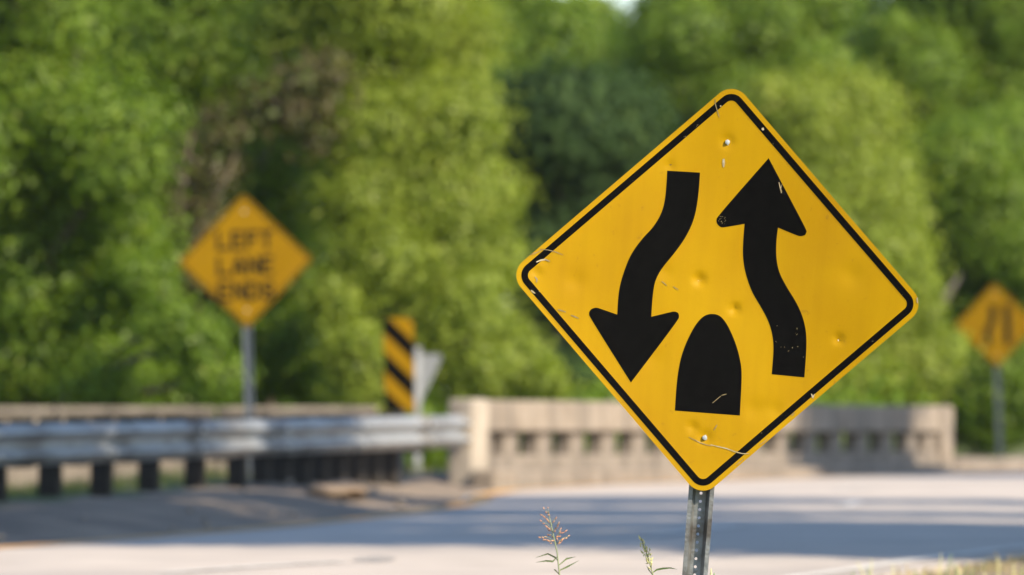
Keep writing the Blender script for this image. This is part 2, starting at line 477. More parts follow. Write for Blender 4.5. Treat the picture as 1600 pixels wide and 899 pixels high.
C0 = P(CEN[0], CEN[1], 23.76)
zg = ground_z(C0.x - 0.12, C0.y)
LEN = (C0.z - zg) / ct
base = C0 - Vector((st, 0, ct)) * LEN
sg = thing('road_sign', 'yellow diamond sign with two black arrows curving around a black divider, nearest and sharp', 'road sign', base, (0, TH, 0))
SIDE, RAD = 0.9144, 0.057
panel = link('panel', plate('sign_panel', diamond_poly(SIDE, RAD, 0, 9), 0.0, 0.0035, 0.0125, warp_main, zc=LEN, smooth=True), M['sign_yellow'], sg)
def sheet(name, pts, hole=None):
    """sheeting stuck on the panel: one skin, cut on the panel's own grid so that it follows every dent"""
    me = plate(name, pts, 0.0, 0.002, 0.0125, warp_main, hole=hole, zc=LEN)
    bm = bmesh.new(); bm.from_mesh(me)
    bmesh.ops.delete(bm, geom=[f for f in bm.faces if f.normal.y > -0.75], context='FACES')
    for v in bm.verts: v.co.y -= 0.0007
    bm.to_mesh(me); bm.free()
    me.shade_smooth()
    return me
def leg(name, pts):
    return link(name, sheet(name, pts), M['sign_black'], panel)
link('border', sheet('sign_border', diamond_poly(SIDE, RAD, 0.0155, 9), diamond_poly(SIDE, RAD, 0.036, 9)), M['sign_black'], panel)
ARROW_L = [(1042.6,266.9),(1068,268.3),(1094,269.8),(1091.8,303.6),(1085.9,340.3),(1072.7,369.7),(1054.4,395.4),(1034.2,419.2),(1025,435.8),(1021.3,450),(1019,472),(1017.6,495.2),
           (1050.7,487.1),(1055.1,487),(1059.5,489),(1061.3,493.5),(1060.4,499.6),(985.7,598),(921.4,495.9),(920,490.4),(921.4,485.9),(925,482.4),(931.4,480.8),(936.8,482.3),(964.4,491.9),
           (966.2,461),(968.8,446),(973.6,428.4),(984.6,399),(1003,373.4),(1021.3,355),(1034.2,333),(1039.7,310.9),(1041.9,281.6)]
ARROW_R = [(1201,247.4),(1258.7,356.8),(1260.5,362.3),(1258,367.5),(1251.4,369.7),(1245.9,368.4),(1215.7,355.7),(1213,377),(1212.8,402.7),(1217,425.5),(1229.8,450),(1244,472),(1253.9,494),(1259.4,516),(1260.5,541.8),(1256.9,589.9),
           (1205.8,585),(1209.1,545.5),(1207,522),(1200,499.6),(1187,476.5),(1174.5,456),(1164.2,425),(1160.7,400),(1161.4,377),(1163.6,349.9),(1132,355.4),(1126.5,355.4),(1121.3,351.3),(1119,345.2),(1121,338.5)]
DIVIDER = [(1054.4,641.7),(1057.3,596.9),(1062.4,563.8),(1070.9,538.1),(1083.7,512.4),(1093,499.8),(1100.5,493.6),(1107.6,491),(1114.2,490.6),(1121,491.8),(1128,496),(1137.5,508.9),(1148.6,533.8),(1155.9,558.5),(1159.6,583.2),(1155.9,649.4)]
def smooth_outline(pts, limit=42, rounds=3):
    """corner cutting that leaves the real corners sharp"""
    keep = [False] * len(pts)
    for r_ in range(rounds):
        n = len(pts)
        if r_ == 0:
            for i in range(n):
                a, b, c = Vector(pts[i - 1]), Vector(pts[i]), Vector(pts[(i + 1) % n])
                keep[i] = math.degrees((b - a).angle(c - b)) > limit
        out, ok_ = [], []
        for i in range(n):
            a, b, c = Vector(pts[i - 1]), Vector(pts[i]), Vector(pts[(i + 1) % n])
            if keep[i]: out.append(tuple(b)); ok_.append(True)
            else:
                out += [tuple(b.lerp(a, .25)), tuple(b.lerp(c, .25))]; ok_ += [False, False]
        pts, keep = out, ok_
    return pts
for nm, pl in (('arrow', ARROW_L), ('arrow', ARROW_R), ('divider_symbol', DIVIDER)):
    leg(nm, [loc(*p) for p in smooth_outline(pl)][::-1])
# bolts, chips and scratches on its face
def bolt_mesh():
    bm = bmesh.new()
    bmesh.ops.create_cone(bm, cap_ends=True, segments=16, radius1=0.0125, radius2=0.0125, depth=0.002, matrix=Matrix.Translation((0, 0.001, 0)) @ Matrix.Rotation(math.pi / 2, 4, 'X'))
    bmesh.ops.create_cone(bm, cap_ends=True, segments=6, radius1=0.0082, radius2=0.0076, depth=0.008, matrix=Matrix.Translation((0, -0.004, 0)) @ Matrix.Rotation(math.pi / 2, 4, 'X'))
    bmesh.ops.create_cone(bm, cap_ends=True, segments=12, radius1=0.0042, radius2=0.0036, depth=0.006, matrix=Matrix.Translation((0, -0.010, 0)) @ Matrix.Rotation(math.pi / 2, 4, 'X'))
    return bmesh_to('bolt', bm)
bmsh = bolt_mesh()
for bx, by in ((1137, 222), (1101, 684)):
    x, z = loc(bx, by)
    link('bolt', bmsh, M['bare_metal'], sg, (x, warp_main(x, z) - 0.002, LEN + z))
def blob(name, cx, cy, pts, mat, off=0.0016):
    vs = []
    for a, b in pts:
        x, z = loc(cx + a, cy + b)
        vs.append((x, warp_main(x, z) - off, LEN + z))
    return link(name, pymesh(name, vs, [tuple(range(len(vs)))]), mat, panel)
blob('paint_chip', 1131, 255, [(-2, -6), (1, -7), (2, -1), (1, 6), (-1, 7), (-2.2, 1)], M['chip'])
blob('paint_chip', 1192, 202, [(-2, -1.5), (1, -2.5), (2, 1), (0, 2.4), (-2, 1)], M['chip'])
blob('paint_chip', 1126, 166, [(-1, -1), (1, -1.2), (1.2, 1), (-.8, 1.2)], M['chip'])
blob('paint_chip', 1270, 619, [(-3, -4), (-1, -3), (0, 0), (3, -4), (1, 4), (-1, 3)], M['chip'])
blob('paint_chip', 1239, 647, [(-3, 2), (1, -2), (3, -2), (-1, 3)], M['scuff'])
blob('paint_chip', 833, 456, [(-4, -3), (0, -1), (4, 3), (1, 3), (-3, 0)], M['chip'])
blob('paint_chip', 1433, 471, [(-2, -5), (0, -6), (0.5, 4), (-1.6, 2)], M['chip'])
blob('bullet_mark', 1081, 668, [(2.6 * math.cos(k), 2.6 * math.sin(k)) for k in np.linspace(0, 5.6, 9)], M['bare_metal'], 0.001)
blob('bullet_mark', 1149, 483, [(2.2 * math.cos(k), 1.6 * math.sin(k)) for k in np.linspace(0, 5.6, 9)], M['bare_metal'], 0.001)
blob('bullet_mark', 1309, 532, [(1.6 * math.cos(k), 2.4 * math.sin(k)) for k in np.linspace(0, 5.6, 9)], M['chip'], 0.001)
blob('bullet_mark', 1048, 258, [(2.0 * math.cos(k), 1.4 * math.sin(k)) for k in np.linspace(0, 5.6, 9)], M['scuff'], 0.001)
blob('bullet_mark', 1093, 439, [(3.0 * math.cos(k), 1.2 * math.sin(k)) for k in np.linspace(0, 5.6, 9)], M['chip'], 0.001)
def scratch(pts, w, mat=None, off=0.0016):
    vs, n = [], len(pts)
    for i, (a, b) in enumerate(pts):
        p, q = pts[max(i - 1, 0)], pts[min(i + 1, n - 1)]
        d = Vector((q[0] - p[0], q[1] - p[1])).normalized()
        ww = w * (0.35 + 0.65 * math.sin(math.pi * (i + .5) / n))
        for s in (-1, 1):
            x, z = loc(a - d.y * ww * s, b + d.x * ww * s)
            vs.append((x, warp_main(x, z) - off, LEN + z))
    fs = [(2 * i, 2 * i + 1, 2 * i + 3, 2 * i + 2) for i in range(n - 1)]
    link('scratch', pymesh('scratch', vs, fs), mat or M['chip'], panel)
scratch([(1110, 695), (1122, 698), (1135, 701), (1148, 706), (1160, 709), (1170, 709)], 0.8)
scratch([(1076, 683), (1084, 687), (1094, 692), (1103, 695), (1112, 697)], 0.6, M['scuff'])
scratch([(838, 410), (845, 407), (852, 406), (859, 409)], 1.3)
scratch([(843, 390), (856, 391), (868, 394), (880, 399)], 0.6, M['scuff'])
scratch([(828, 399), (836, 396), (846, 392)], 0.6, M['scuff'])
scratch([(1117, 155), (1118, 164), (1121, 174), (1124, 184)], 0.7, M['scuff'])
scratch([(1217, 285), (1219, 293), (1221, 302)], 0.9)
scratch([(1222, 288), (1220, 295), (1222, 300)], 0.6, M['scuff'])
scratch([(872, 484), (878, 486), (884, 488)], 0.9, M['scuff'])
scratch([(892, 493), (898, 495), (904, 498)], 0.9, M['scuff'])
scratch([(836, 433), (839, 437), (838, 442)], 1.2, M['scuff'])
scratch([(1113, 630), (1119, 625), (1126, 619)], 0.6, M['scuff'])
scratch([(1127, 618), (1131, 617), (1135, 616)], 0.7, M['scuff'])
scratch([(1052, 448), (1056, 451), (1060, 453)], 0.7, M['scuff'])
scratch([(1034, 440), (1038, 443), (1042, 447)], 0.7, M['scuff'])
scratch([(1115, 672), (1118, 668), (1120, 664)], 0.9, M['scuff'])
scratch([(1162, 717), (1156, 722), (1150, 727)], 0.7, M['scuff'])
scratch([(1198, 687), (1192, 692), (1186, 696)], 0.6, M['scuff'])
for k in range(12):                                        # flecks at the foot of the right arrow
    a, b = random.uniform(1212, 1256), random.uniform(505, 570)
    scratch([(a, b), (a + random.uniform(-2, 2), b + random.uniform(-2.5, 2.5))], random.uniform(0.35, 0.7), M['scuff'])
for k in range(14):
    a, b = random.uniform(1122, 1134), random.uniform(338, 353)
    scratch([(a, b), (a + random.uniform(-1.5, 1.5), b + random.uniform(-1.5, 1.5))], random.uniform(0.3, 0.6), M['scuff'])
for k in range(12):                                        # stray nicks on the border
    t = random.random(); e = random.choice([((818, 428), (1098, 752)), ((1142, 152), (822, 425)), ((1100, 752), (1424, 482)), ((1145, 152), (1424, 478))])
    a, b = e[0][0] + (e[1][0] - e[0][0]) * t, e[0][1] + (e[1][1] - e[0][1]) * t
    scratch([(a, b), (a + random.uniform(-2.5, 2.5), b + random.uniform(-2, 2))], random.uniform(0.3, 0.6), M['scuff'])

def channel_post(parent, z0, z1, mat, holes=True, name='post', y=0.0):
    """flanged U-channel, open towards the viewer: web at the back pierced every inch"""
    prof = [(-0.0395, 0), (-0.0265, 0), (-0.0165, 0.030), (0.0165, 0.030), (0.0265, 0), (0.0395, 0)]
    T = 0.0032
    vs, fs = [], []
    def strip(a, b, zz0, zz1):
        (x0, y0), (x1, y1) = a, b
        d = Vector((x1 - x0, y1 - y0)).normalized(); n = Vector((-d.y, d.x)) * T
        k = len(vs)
        for zz in (zz0, zz1):
            vs.extend([(x0, y + y0, zz), (x1, y + y1, zz), (x1 + n.x, y + y1 + n.y, zz), (x0 + n.x, y + y0 + n.y, zz)])
        fs.extend([(k, k + 1, k + 5, k + 4), (k + 1, k + 2, k + 6, k + 5), (k + 2, k + 3, k + 7, k + 6), (k + 3, k, k + 4, k + 7), (k, k + 3, k + 2, k + 1), (k + 4, k + 5, k + 6, k + 7)])
    for i in (0, 1, 3, 4): strip(prof[i], prof[i + 1], z0, z1)
    if not holes:
        strip(prof[2], prof[3], z0, z1)
    else:
        pitch, hw, r = 0.0254, 0.0165, 0.0048
        n = int((z1 - z0) / pitch)
        z = z0
        sq = [(1, 0), (1, 1), (0, 1), (-1, 1), (-1, 0), (-1, -1), (0, -1), (1, -1)]
        for i in range(n):
            c = z + pitch / 2
            for yy in (0.030, 0.030 + T):
                k = len(vs)
                for a, b in sq: vs.append((a * hw, y + yy, c + b * pitch / 2))
                for j in range(8):
                    vs.append((r * math.cos(j * math.pi / 4), y + yy, c + r * math.sin(j * math.pi / 4)))
                for j in range(8): fs.append((k + j, k + (j + 1) % 8, k + 8 + (j + 1) % 8, k + 8 + j))
            k = len(vs) - 32
            for j in range(8): fs.append((k + 8 + j, k + 8 + (j + 1) % 8, k + 24 + (j + 1) % 8, k + 24 + j))
            z += pitch
        if z1 - z > 1e-3: strip(prof[2], prof[3], z, z1)
    return link(name, pymesh(name, vs, fs), mat, parent)
channel_post(sg, -0.5, LEN + 0.60, M['post_steel'], True, y=0.012)

# --- lettering as strokes
GLYPH = {'L': [[(0, 1), (0, 0), (.62, 0)]], 'E': [[(.62, 1), (0, 1), (0, 0), (.62, 0)], [(0, .52), (.52, .52)]], 'F': [[(0, 0), (0, 1), (.62, 1)], [(0, .52), (.52, .52)]],
         'T': [[(.32, 0), (.32, 1)], [(0, 1), (.64, 1)]], 'A': [[(0, 0), (.34, 1), (.68, 0)], [(.12, .3), (.56, .3)]], 'N': [[(0, 0), (0, 1), (.64, 0), (.64, 1)]],
         'D': [[(0, 0), (0, 1), (.36, 1), (.6, .82), (.64, .5), (.6, .18), (.36, 0), (0, 0)]],
         'S': [[(.62, .8), (.5, .97), (.16, .97), (.02, .8), (.04, .62), (.58, .4), (.62, .2), (.5, .03), (.14, .03), (0, .2)]]}
def letter(ch, x0, z0, h, w, parent, mat, y):
    vs, fs = [], []
    for line in GLYPH[ch]:
        pts = [Vector((x0 + a * h, z0 + b * h)) for a, b in line]
        for i in range(len(pts) - 1):
            d = (pts[i + 1] - pts[i]).normalized(); n = Vector((-d.y, d.x)) * w / 2
            a, b = pts[i] - d * w * 0.45, pts[i + 1] + d * w * 0.45
            k = len(vs); e = 0.0004 * i
            for yy in (y - e, y + 0.0015):
                for q in (a - n, b - n, b + n, a + n): vs.append((q.x, yy, q.y))
            fs += [(k, k + 1, k + 2, k + 3), (k + 4, k + 7, k + 6, k + 5), (k, k + 4, k + 5, k + 1), (k + 1, k + 5, k + 6, k + 2), (k + 2, k + 6, k + 7, k + 3), (k + 3, k + 7, k + 4, k)]
    return link('letter', pymesh('letter', vs, fs), mat, parent)

def back_sign(label, px, py, Y, tilt, yaw):
    c = P(px, py, Y)
    z = ground_z(c.x, c.y)
    L = c.z - z
    b = c - Vector((math.sin(tilt), 0, math.cos(tilt))) * L
    t = thing('road_sign', label, 'road sign', b, (0, tilt, yaw))
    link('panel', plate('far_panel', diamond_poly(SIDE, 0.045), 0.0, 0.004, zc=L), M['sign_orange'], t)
    link('border', plate('far_border', diamond_poly(SIDE, 0.045, 0.014), -0.0015, 0.0005, hole=diamond_poly(SIDE, 0.045, 0.030), zc=L), M['sign_dark'], t)
    channel_post(t, -0.3, L + 0.45, M['post_grey'], False, y=0.006)
    for s in (-0.47, 0.47):
        link('bolt', bmsh, M['bare_metal'], t, (0, -0.003, L + s))
    return t, L
lle, L1 = back_sign('yellow diamond sign lettered LEFT LANE ENDS behind the guardrail', 383.5, 408, 73.2, math.radians(-1.6), math.radians(4))
for row, (word, zc) in enumerate((('LEFT', 0.125), ('LANE', -0.118), ('ENDS', -0.360))):
    h, w = 0.148, 0.032
    adv = [0.63 * h + 0.046 if ch != 'A' else 0.68 * h + 0.04 for ch in word]
    tot = sum(adv) - 0.046
    x = -tot / 2
    for ch, a in zip(word, adv):
        letter(ch, x, L1 + zc, h, w, lle, M['sign_dark'], -0.0035)
        x += a
mrg, L2 = back_sign('yellow diamond sign with lane merge symbol, cut off by the right edge', 1556, 508, 116.5, math.radians(-2.0), math.radians(-6))
link('straight_line', plate('straight_line', [(0.12, -0.31), (0.225, -0.31), (0.225, 0.31), (0.12, 0.31)], -0.002, 0.0005, zc=L2), M['sign_dark'], mrg)
bend = [(-0.04, 0.31), (-0.04, 0.10), (-0.07, 0.02), (-0.13, -0.08), (-0.13, -0.31)]
link('bent_line', plate('bent_line', [(a - 0.052, b) for a, b in bend] + [(a + 0.052, b) for a, b in bend[::-1]], -0.002, 0.0005, zc=L2), M['sign_dark'], mrg)

# --- striped object marker at the bridge end
mk_c = P(627, 570, 75.2)
mz = ground_z(mk_c.x, mk_c.y)
mk = thing('object_marker', 'yellow and black diagonally striped marker board at the bridge end', 'road marker', (mk_c.x, mk_c.y, mz), (0, math.radians(-1.0), math.radians(3)))
MW, MH, ML = 0.295, 0.914, mk_c.z - mz
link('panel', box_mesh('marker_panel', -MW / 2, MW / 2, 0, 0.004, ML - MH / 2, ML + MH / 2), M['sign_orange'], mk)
def clip_poly(poly, x0, x1, z0, z1):
    for ax, lim, sgn in ((0, x0, 1), (0, x1, -1), (1, z0, 1), (1, z1, -1)):
        out = []
        for i in range(len(poly)):
            a, b = poly[i], poly[(i + 1) % len(poly)]
            ia, ib = sgn * (a[ax] - lim) >= 0, sgn * (b[ax] - lim) >= 0
            if ia: out.append(a)
            if ia != ib:
                t = (lim - a[ax]) / (b[ax] - a[ax])
                out.append((a[0] + (b[0] - a[0]) * t, a[1] + (b[1] - a[1]) * t))
        poly = out
        if not poly: return []
    return poly
for k in range(-1, 5):                                     # stripes fall to the right
    zt = 0.36 - k * 0.375
    q = [(-0.3, zt + 0.3), (0.3, zt - 0.3), (0.3, zt - 0.3 - 0.185), (-0.3, zt + 0.3 - 0.185)]
    q = clip_poly(q, -MW / 2 + .002, MW / 2 - .002, -MH / 2 + .002, MH / 2 - .002)
    if len(q) > 2: link('stripe', plate('stripe', q[::-1], -0.002, 0.001, zc=ML), M['sign_black'], mk)
channel_post(mk, -0.3, ML + 0.3, M['post_grey'], False, y=0.006)

# --- yield sign seen from behind
yc = P(650, 584, 86.0)
yz = ground_z(yc.x, yc.y)
yl = yc.z - yz
yd = thing('yield_sign', 'bare metal back of a downward pointing triangular sign beside the striped marker', 'road sign', (yc.x, yc.y, yz), (0, 0, math.radians(36)))
def round_tri(side, r):
    h = side * math.sqrt(3) / 2
    cs = [(-side / 2, h / 3), (side / 2, h / 3), (0, -2 * h / 3)]
    pts = []
    for i, (x, z) in enumerate(cs):
        L_ = math.hypot(x, z); cx, cz = x * (1 - 2 * r / L_), z * (1 - 2 * r / L_)
        a0 = math.atan2(z, x)
        for k in range(7):
            a = a0 - math.pi / 3 + 2 * math.pi / 3 * k / 6 * (1)
            pts.append((cx + r * math.cos(a), cz + r * math.sin(a)))
    # order counter-clockwise
    pts.sort(key=lambda p: math.atan2(p[1], p[0]))
    return pts
link('panel', plate('yield_panel', round_tri(0.76, 0.045), -0.002, 0.002, zc=yl), M['sign_back'], yd)
link('post', box_mesh('yield_post', -0.04, 0.04, -0.04, -0.003, -0.3, yl + 0.30), M['galvanised'], yd)

# ------------------------------------------------------------------ guardrail
G0, G1 = Vector((-3.72, 55.8)), Vector((-0.50, 76.5))
GD = (G1 - G0).normalized()
GN = Vector((GD.y, -GD.x))                                 # towards the road
def gpos(t): return G0 + GD * t
GLEN = (G1 - G0).length
gr = thing('guardrail', 'long galvanised W-beam guardrail on dark timber posts along the left of the road', 'guardrail', (G0.x, G0.y, 0.0))
PROF = [(-.156, 0), (-.148, .012), (-.118, .024), (-.100, .078), (-.080, .083), (-.060, .078), (-.036, .006), (-.02, 0), (.02, 0), (.036, .006), (.060, .078), (.080, .083), (.100, .078), (.118, .024), (.148, .012), (.156, 0)]
def beam_mesh(t0, t1, z0, z1):
    vs, fs = [], []
    n, m_ = len(PROF), 6
    for side in (0, -0.004):
        for j in range(m_ + 1):
            t = t0 + (t1 - t0) * j / m_
            p = gpos(t); zc = z0 + (z1 - z0) * j / m_
            wob = 0.006 * math.sin(t * 1.3)
            for z, d in PROF:
                q = p + GN * (d + side + wob)
                vs.append((q.x - G0.x, q.y - G0.y, zc + z))
    s = (m_ + 1) * n
    for j in range(m_):
        for k in range(n - 1):
            a = j * n + k
            fs.append((a, a + n, a + n + 1, a + 1))
            fs.append((s + a, s + a + 1, s + a + n + 1, s + a + n))
        for k in (0, n - 1):
            a = j * n + k
            fs.append((a, s + a, s + a + n, a + n))
    for j in (0, m_):
        for k in range(n - 1):
            a = j * n + k
            fs.append((a, a + 1, s + a + 1, s + a))
    return pymesh('rail_panel', vs, fs, smooth=True)
PAN = 3.81
tt = -3 * PAN - 0.5
splices = []
while tt < GLEN + 0.2:
    t1 = min(tt + PAN + 0.14, GLEN + 0.55)
    o = link('rail_panel', beam_mesh(tt, t1, 0.545 + 0.0006 * tt, 0.545 + 0.0006 * t1), M['galvanised'], gr)
    o.location = (GN.x * 0.004 * (len(splices) % 2), GN.y * 0.004 * (len(splices) % 2), 0)
    splices.append(tt)
    tt += PAN
wood = box_mesh('timber_post', -0.075, 0.075, -0.10, 0.10, -0.9, 0.72, 0.008)
block = box_mesh('blockout', -0.075, 0.075, -0.10, 0.10, -0.18, 0.18, 0.006)
gyaw = math.atan2(GD.y, GD.x) - math.pi / 2
ts = [1.28 + 1.905 * k for k in range(-7, 6)]
last = ts[-1]
ts += [last + 1.15 + 0.95 * k for k in range(9)]
for t in ts:
    if t > GLEN - 1.6: continue
    p = gpos(t) - GN * 0.32
    po = link('post', wood, M['creosote'], gr, (p.x - G0.x, p.y - G0.y, random.uniform(-0.02, 0.02)), (random.uniform(-.02, .02), random.uniform(-.02, .02), gyaw))
    q = gpos(t) - GN * 0.11
    link('blockout', block, M['creosote'], po, (0.21, 0, 0.545))
bolt2 = box_mesh('rail_bolt', -0.016, 0.016, -0.016, 0.016, -0.01, 0.01, 0.005)
for s_ in splices:
    for dz in (-0.08, 0.08):
        for dt in (0.03, 0.11):
            q = gpos(s_ + dt) + GN * 0.094
            link('bolt', bolt2, M['bare_metal'], gr, (q.x - G0.x, q.y - G0.y, 0.545 + dz), (math.pi / 2, 0, gyaw + math.pi / 2))

# ------------------------------------------------------------------ bridge parapet
pyaw = math.atan2(PDIR.y, PDIR.x)                           # local x runs along the parapet, -y towards the road
slope = -0.0048
PL = (PB - PA).length
bp_ = thing('bridge_parapet', 'tan concrete bridge parapet pierced by a row of square openings', 'parapet', (PA.x, PA.y, 0.0), (0, math.atan(-slope), pyaw))
def pbox(name, a0, a1, d0, d1, z0, z1, bevel=0.012, mat='concrete'):
    return link(name, box_mesh(name, a0, a1, d0, d1, z0, z1, bevel), M[mat], bp_)
pbox('end_pillar', -0.48, 0.0, -0.13, 0.15, -0.4, 0.875, 0.03, 'pillar')
pbox('pillar_foot', -0.60, 0.10, -0.40, -0.133, -0.4, 0.17, 0.03, 'concrete_pale')
pbox('kerb', 0.103, PL, -0.34, -0.045, -0.4, 0.155, 0.025)
BAY = PL / 16
for k in range(4):                                          # plinth and rail are cast in lengths with open joints
    a0, a1 = k * PL / 4 + 0.006, (k + 1) * PL / 4 - 0.006
    pbox('plinth', a0, a1, -0.042, 0.20, -0.4, 0.315)
    pbox('top_rail', a0, a1, -0.07, 0.23, 0.547, 0.865, 0.02, 'concrete_pale')
bal = box_mesh('baluster', 0.0, 0.46, 0.0, 0.165, 0.313, 0.549, 0.006)
for k in range(17):
    link('baluster', bal, M['concrete'], bp_, (min(k * BAY - 0.23, PL - 0.47) if k else 0.01, 0, 0))
pbox('end_pillar', PL + 0.003, PL + 0.45, -0.10, 0.28, -0.4, 0.872, 0.03, 'concrete_pale')
pbox('kerb', PL + 0.453, PL + 9, -0.25, 0.02, -0.3, 0.22, 0.03)

# plain concrete wall beyond the guardrail
wl = thing('concrete_wall', 'low tan concrete wall running behind the guardrail and its posts', 'wall', (-6.5, 83.0, 0.0), (0, 0, math.radians(1.5)))
for k in range(7):
    a0 = -7.2 + k * 1.75
    link('panel', box_mesh('wall_panel', a0 + 0.008, a0 + 1.742, 0, 0.25, -0.4, 0.70, 0.015), M['concrete_pale'], wl)
    link('coping', box_mesh('coping', a0 + 0.006, a0 + 1.744, -0.04, 0.29, 0.701, 0.79, 0.02), M['concrete'], wl)

# rubble and broken pavement along the left verge, tan earth heap by the dark posts
hp = P(535, 770, 66.0)
bm = bmesh.new()
bmesh.ops.create_icosphere(bm, subdivisions=4, radius=1.0)
for v in bm.verts:
    n = v.co.copy()
    k = 1 + 0.10 * math.sin(4 * n.x + 3 * n.y) + 0.05 * math.sin(9 * n.y + 4 * n.z)
    v.co = Vector((n.x * 0.26 * k, n.y * 1.5 * k, n.z * 0.07 * k))
heap = link('earth_heap', bmesh_to('earth_heap', bm, True), mat_noise('earth', (0.17, 0.125, 0.085), (0.26, 0.19, 0.13), 5, 0.95, bump=0.6), None, (hp.x - 0.02, 66.0, 0.10))
tag(heap, 'small heap of tan earth under the guardrail near the bridge end', 'earth heap')
rub = []
for k in range(26):
    y = random.uniform(47, 70)
    x = interp(LTAB, y) - random.uniform(0.25, 1.6)
    rub.append((x, y, random.uniform(0.015, 0.04)))
vs, fs = [], []
for x, y, r in rub:
    bm = bmesh.new(); bmesh.ops.create_icosphere(bm, subdivisions=1, radius=r)
    k = len(vs)
    for v in bm.verts: vs.append((x + v.co.x * random.uniform(.8, 1.6), y + v.co.y * random.uniform(.8, 1.5), ground_z(x, y) + 0.02 + v.co.z * random.uniform(.5, .8)))
    bm.verts.index_update()
    for f in bm.faces: fs.append(tuple(k + v.index for v in f.verts))
    bm.free()
tag(link('rubble', pymesh('rubble', vs, fs), M['rubble']), 'scattered stones and broken pavement on the left verge', 'rubble', kind='stuff')

# ------------------------------------------------------------------ trees
def leaf_mesh(name, centres, normals, size, tint, aspect=0.55, jitter=0.6):
    n = len(centres)
    nr = normals + RNG.normal(0, jitter, (n, 3))
    nr /= np.linalg.norm(nr, axis=1, keepdims=True) + 1e-9
    r = RNG.normal(0, 1, (n, 3)); r[:, 2] -= 0.7
    a = np.cross(nr, r); a /= np.linalg.norm(a, axis=1, keepdims=True) + 1e-9
    b = np.cross(nr, a)
    s = (size * RNG.uniform(0.6, 1.35, n))[:, None]
    v = np.empty((n, 4, 3))
    fold = nr * s * 0.14
    v[:, 0] = centres - b * s; v[:, 1] = centres + a * s * aspect + fold; v[:, 2] = centres + b * s; v[:, 3] = centres - a * s * aspect + fold
    me = bpy.data.meshes.new(name)
    me.vertices.add(n * 4); me.loops.add(n * 4); me.polygons.add(n)
    me.vertices.foreach_set('co', v.reshape(-1).astype(np.float32))
    me.loops.foreach_set('vertex_index', np.arange(n * 4, dtype=np.int32))
    me.polygons.foreach_set('loop_start', np.arange(0, n * 4, 4, dtype=np.int32))
    me.update(calc_edges=True)
    at = me.attributes.new('tint', 'FLOAT', 'FACE')
    at.data.foreach_set('value', np.clip(tint, 0, 1).astype(np.float32))
    return me

def crown_points(lobes, n, clump=0.40, hollow=0.45):
    vol = np.array([l[3] ** 2 for l in lobes]); cnt = (n * vol / vol.sum()).astype(int)
    C, Nn, T = [], [], []
    for (x, y, z, r), k in zip(lobes, cnt):
        if k < 8: continue
        m_ = 46
        d = RNG.normal(0, 1, (m_, 3)); d /= np.linalg.norm(d, axis=1, keepdims=True)
        rad = r * RNG.uniform(hollow, 1.0, m_) * RNG.uniform(.8, 1.12, m_)
        cc = np.array([x, y, z]) + d * rad[:, None] * np.array([1.0, 1.0, 0.95])
        ct_ = RNG.normal(0.5, 0.17, m_)
        idx = RNG.integers(0, m_, k)
        off = RNG.normal(0, 1, (k, 3)) * clump * r * np.array([1, 1, 0.7])
        p = cc[idx] + off
        nn = (p - np.array([x, y, z])) / r * 0.6 + off / (clump * r) * 0.5 + np.array([0, 0, 0.45])
        C.append(p); Nn.append(nn); T.append(ct_[idx] + RNG.normal(0, 0.16, k))
    return np.concatenate(C), np.concatenate(Nn), np.concatenate(T)

def tree(name, label, base, lobes, n, leaf, mat, trunk_r=0.16, group=None, bark='bark', clump=0.40, cat='tree', hollow=0.45):
    """lobes in world coordinates (x, y, z, r)"""
    bx, by = base
    bz = ground_z(bx, by) - 0.1
    t = thing(name, label, cat, (bx, by, bz), group=group)
    L = [(x - bx, y - by, z - bz, r) for x, y, z, r in lobes]
    top = max(l[2] for l in L)
    vs, fs = [], []
    fork = Vector((random.uniform(-.2, .2), random.uniform(-.2, .2), top * 0.34))
    ctr = Vector((sum(l[0] for l in L) / len(L), sum(l[1] for l in L) / len(L), top * 0.85))
    pts = [Vector((0, 0, -0.2)), Vector((0, 0, 0.25)), fork * 0.55, fork, fork.lerp(ctr, .5) + Vector((.1, .1, 0)), ctr]
    tube_geo(pts, [trunk_r * 1.5, trunk_r * 1.1, trunk_r * .95, trunk_r * .85, trunk_r * .55, trunk_r * .2], 9, vs, fs)
    link('trunk', pymesh('trunk', vs, fs, True), M[bark], t)
    vs, fs = [], []
    for x, y, z, r in L:
        e = Vector((x, y, z)); s = pts[2].lerp(pts[4], min(max((z - fork.z * .4) / (top), 0), 1))
        mid = s.lerp(e, .5) + Vector((random.uniform(-.3, .3), random.uniform(-.3, .3), 0.25))
        tube_geo([s, mid, e], [trunk_r * .42, trunk_r * .28, trunk_r * .12], 6, vs, fs)
        for k in range(4):
            d = Vector((random.gauss(0, 1), random.gauss(0, 1), random.gauss(0.2, .8))).normalized()
            tube_geo([mid.lerp(e, random.uniform(.3, 1)), e + d * r * .5, e + d * r * .95 + Vector((0, 0, .1))], [trunk_r * .14, trunk_r * .09, 0.008], 5, vs, fs)
    link('limbs', pymesh('limbs', vs, fs, True), M[bark], t)
    c, nn, ti = crown_points(L, n, clump, hollow)
    ok = c[:, 2] > 0.12
    link('crown', leaf_mesh('crown', c[ok], nn[ok], leaf, ti[ok]), M[mat], t)
    return t

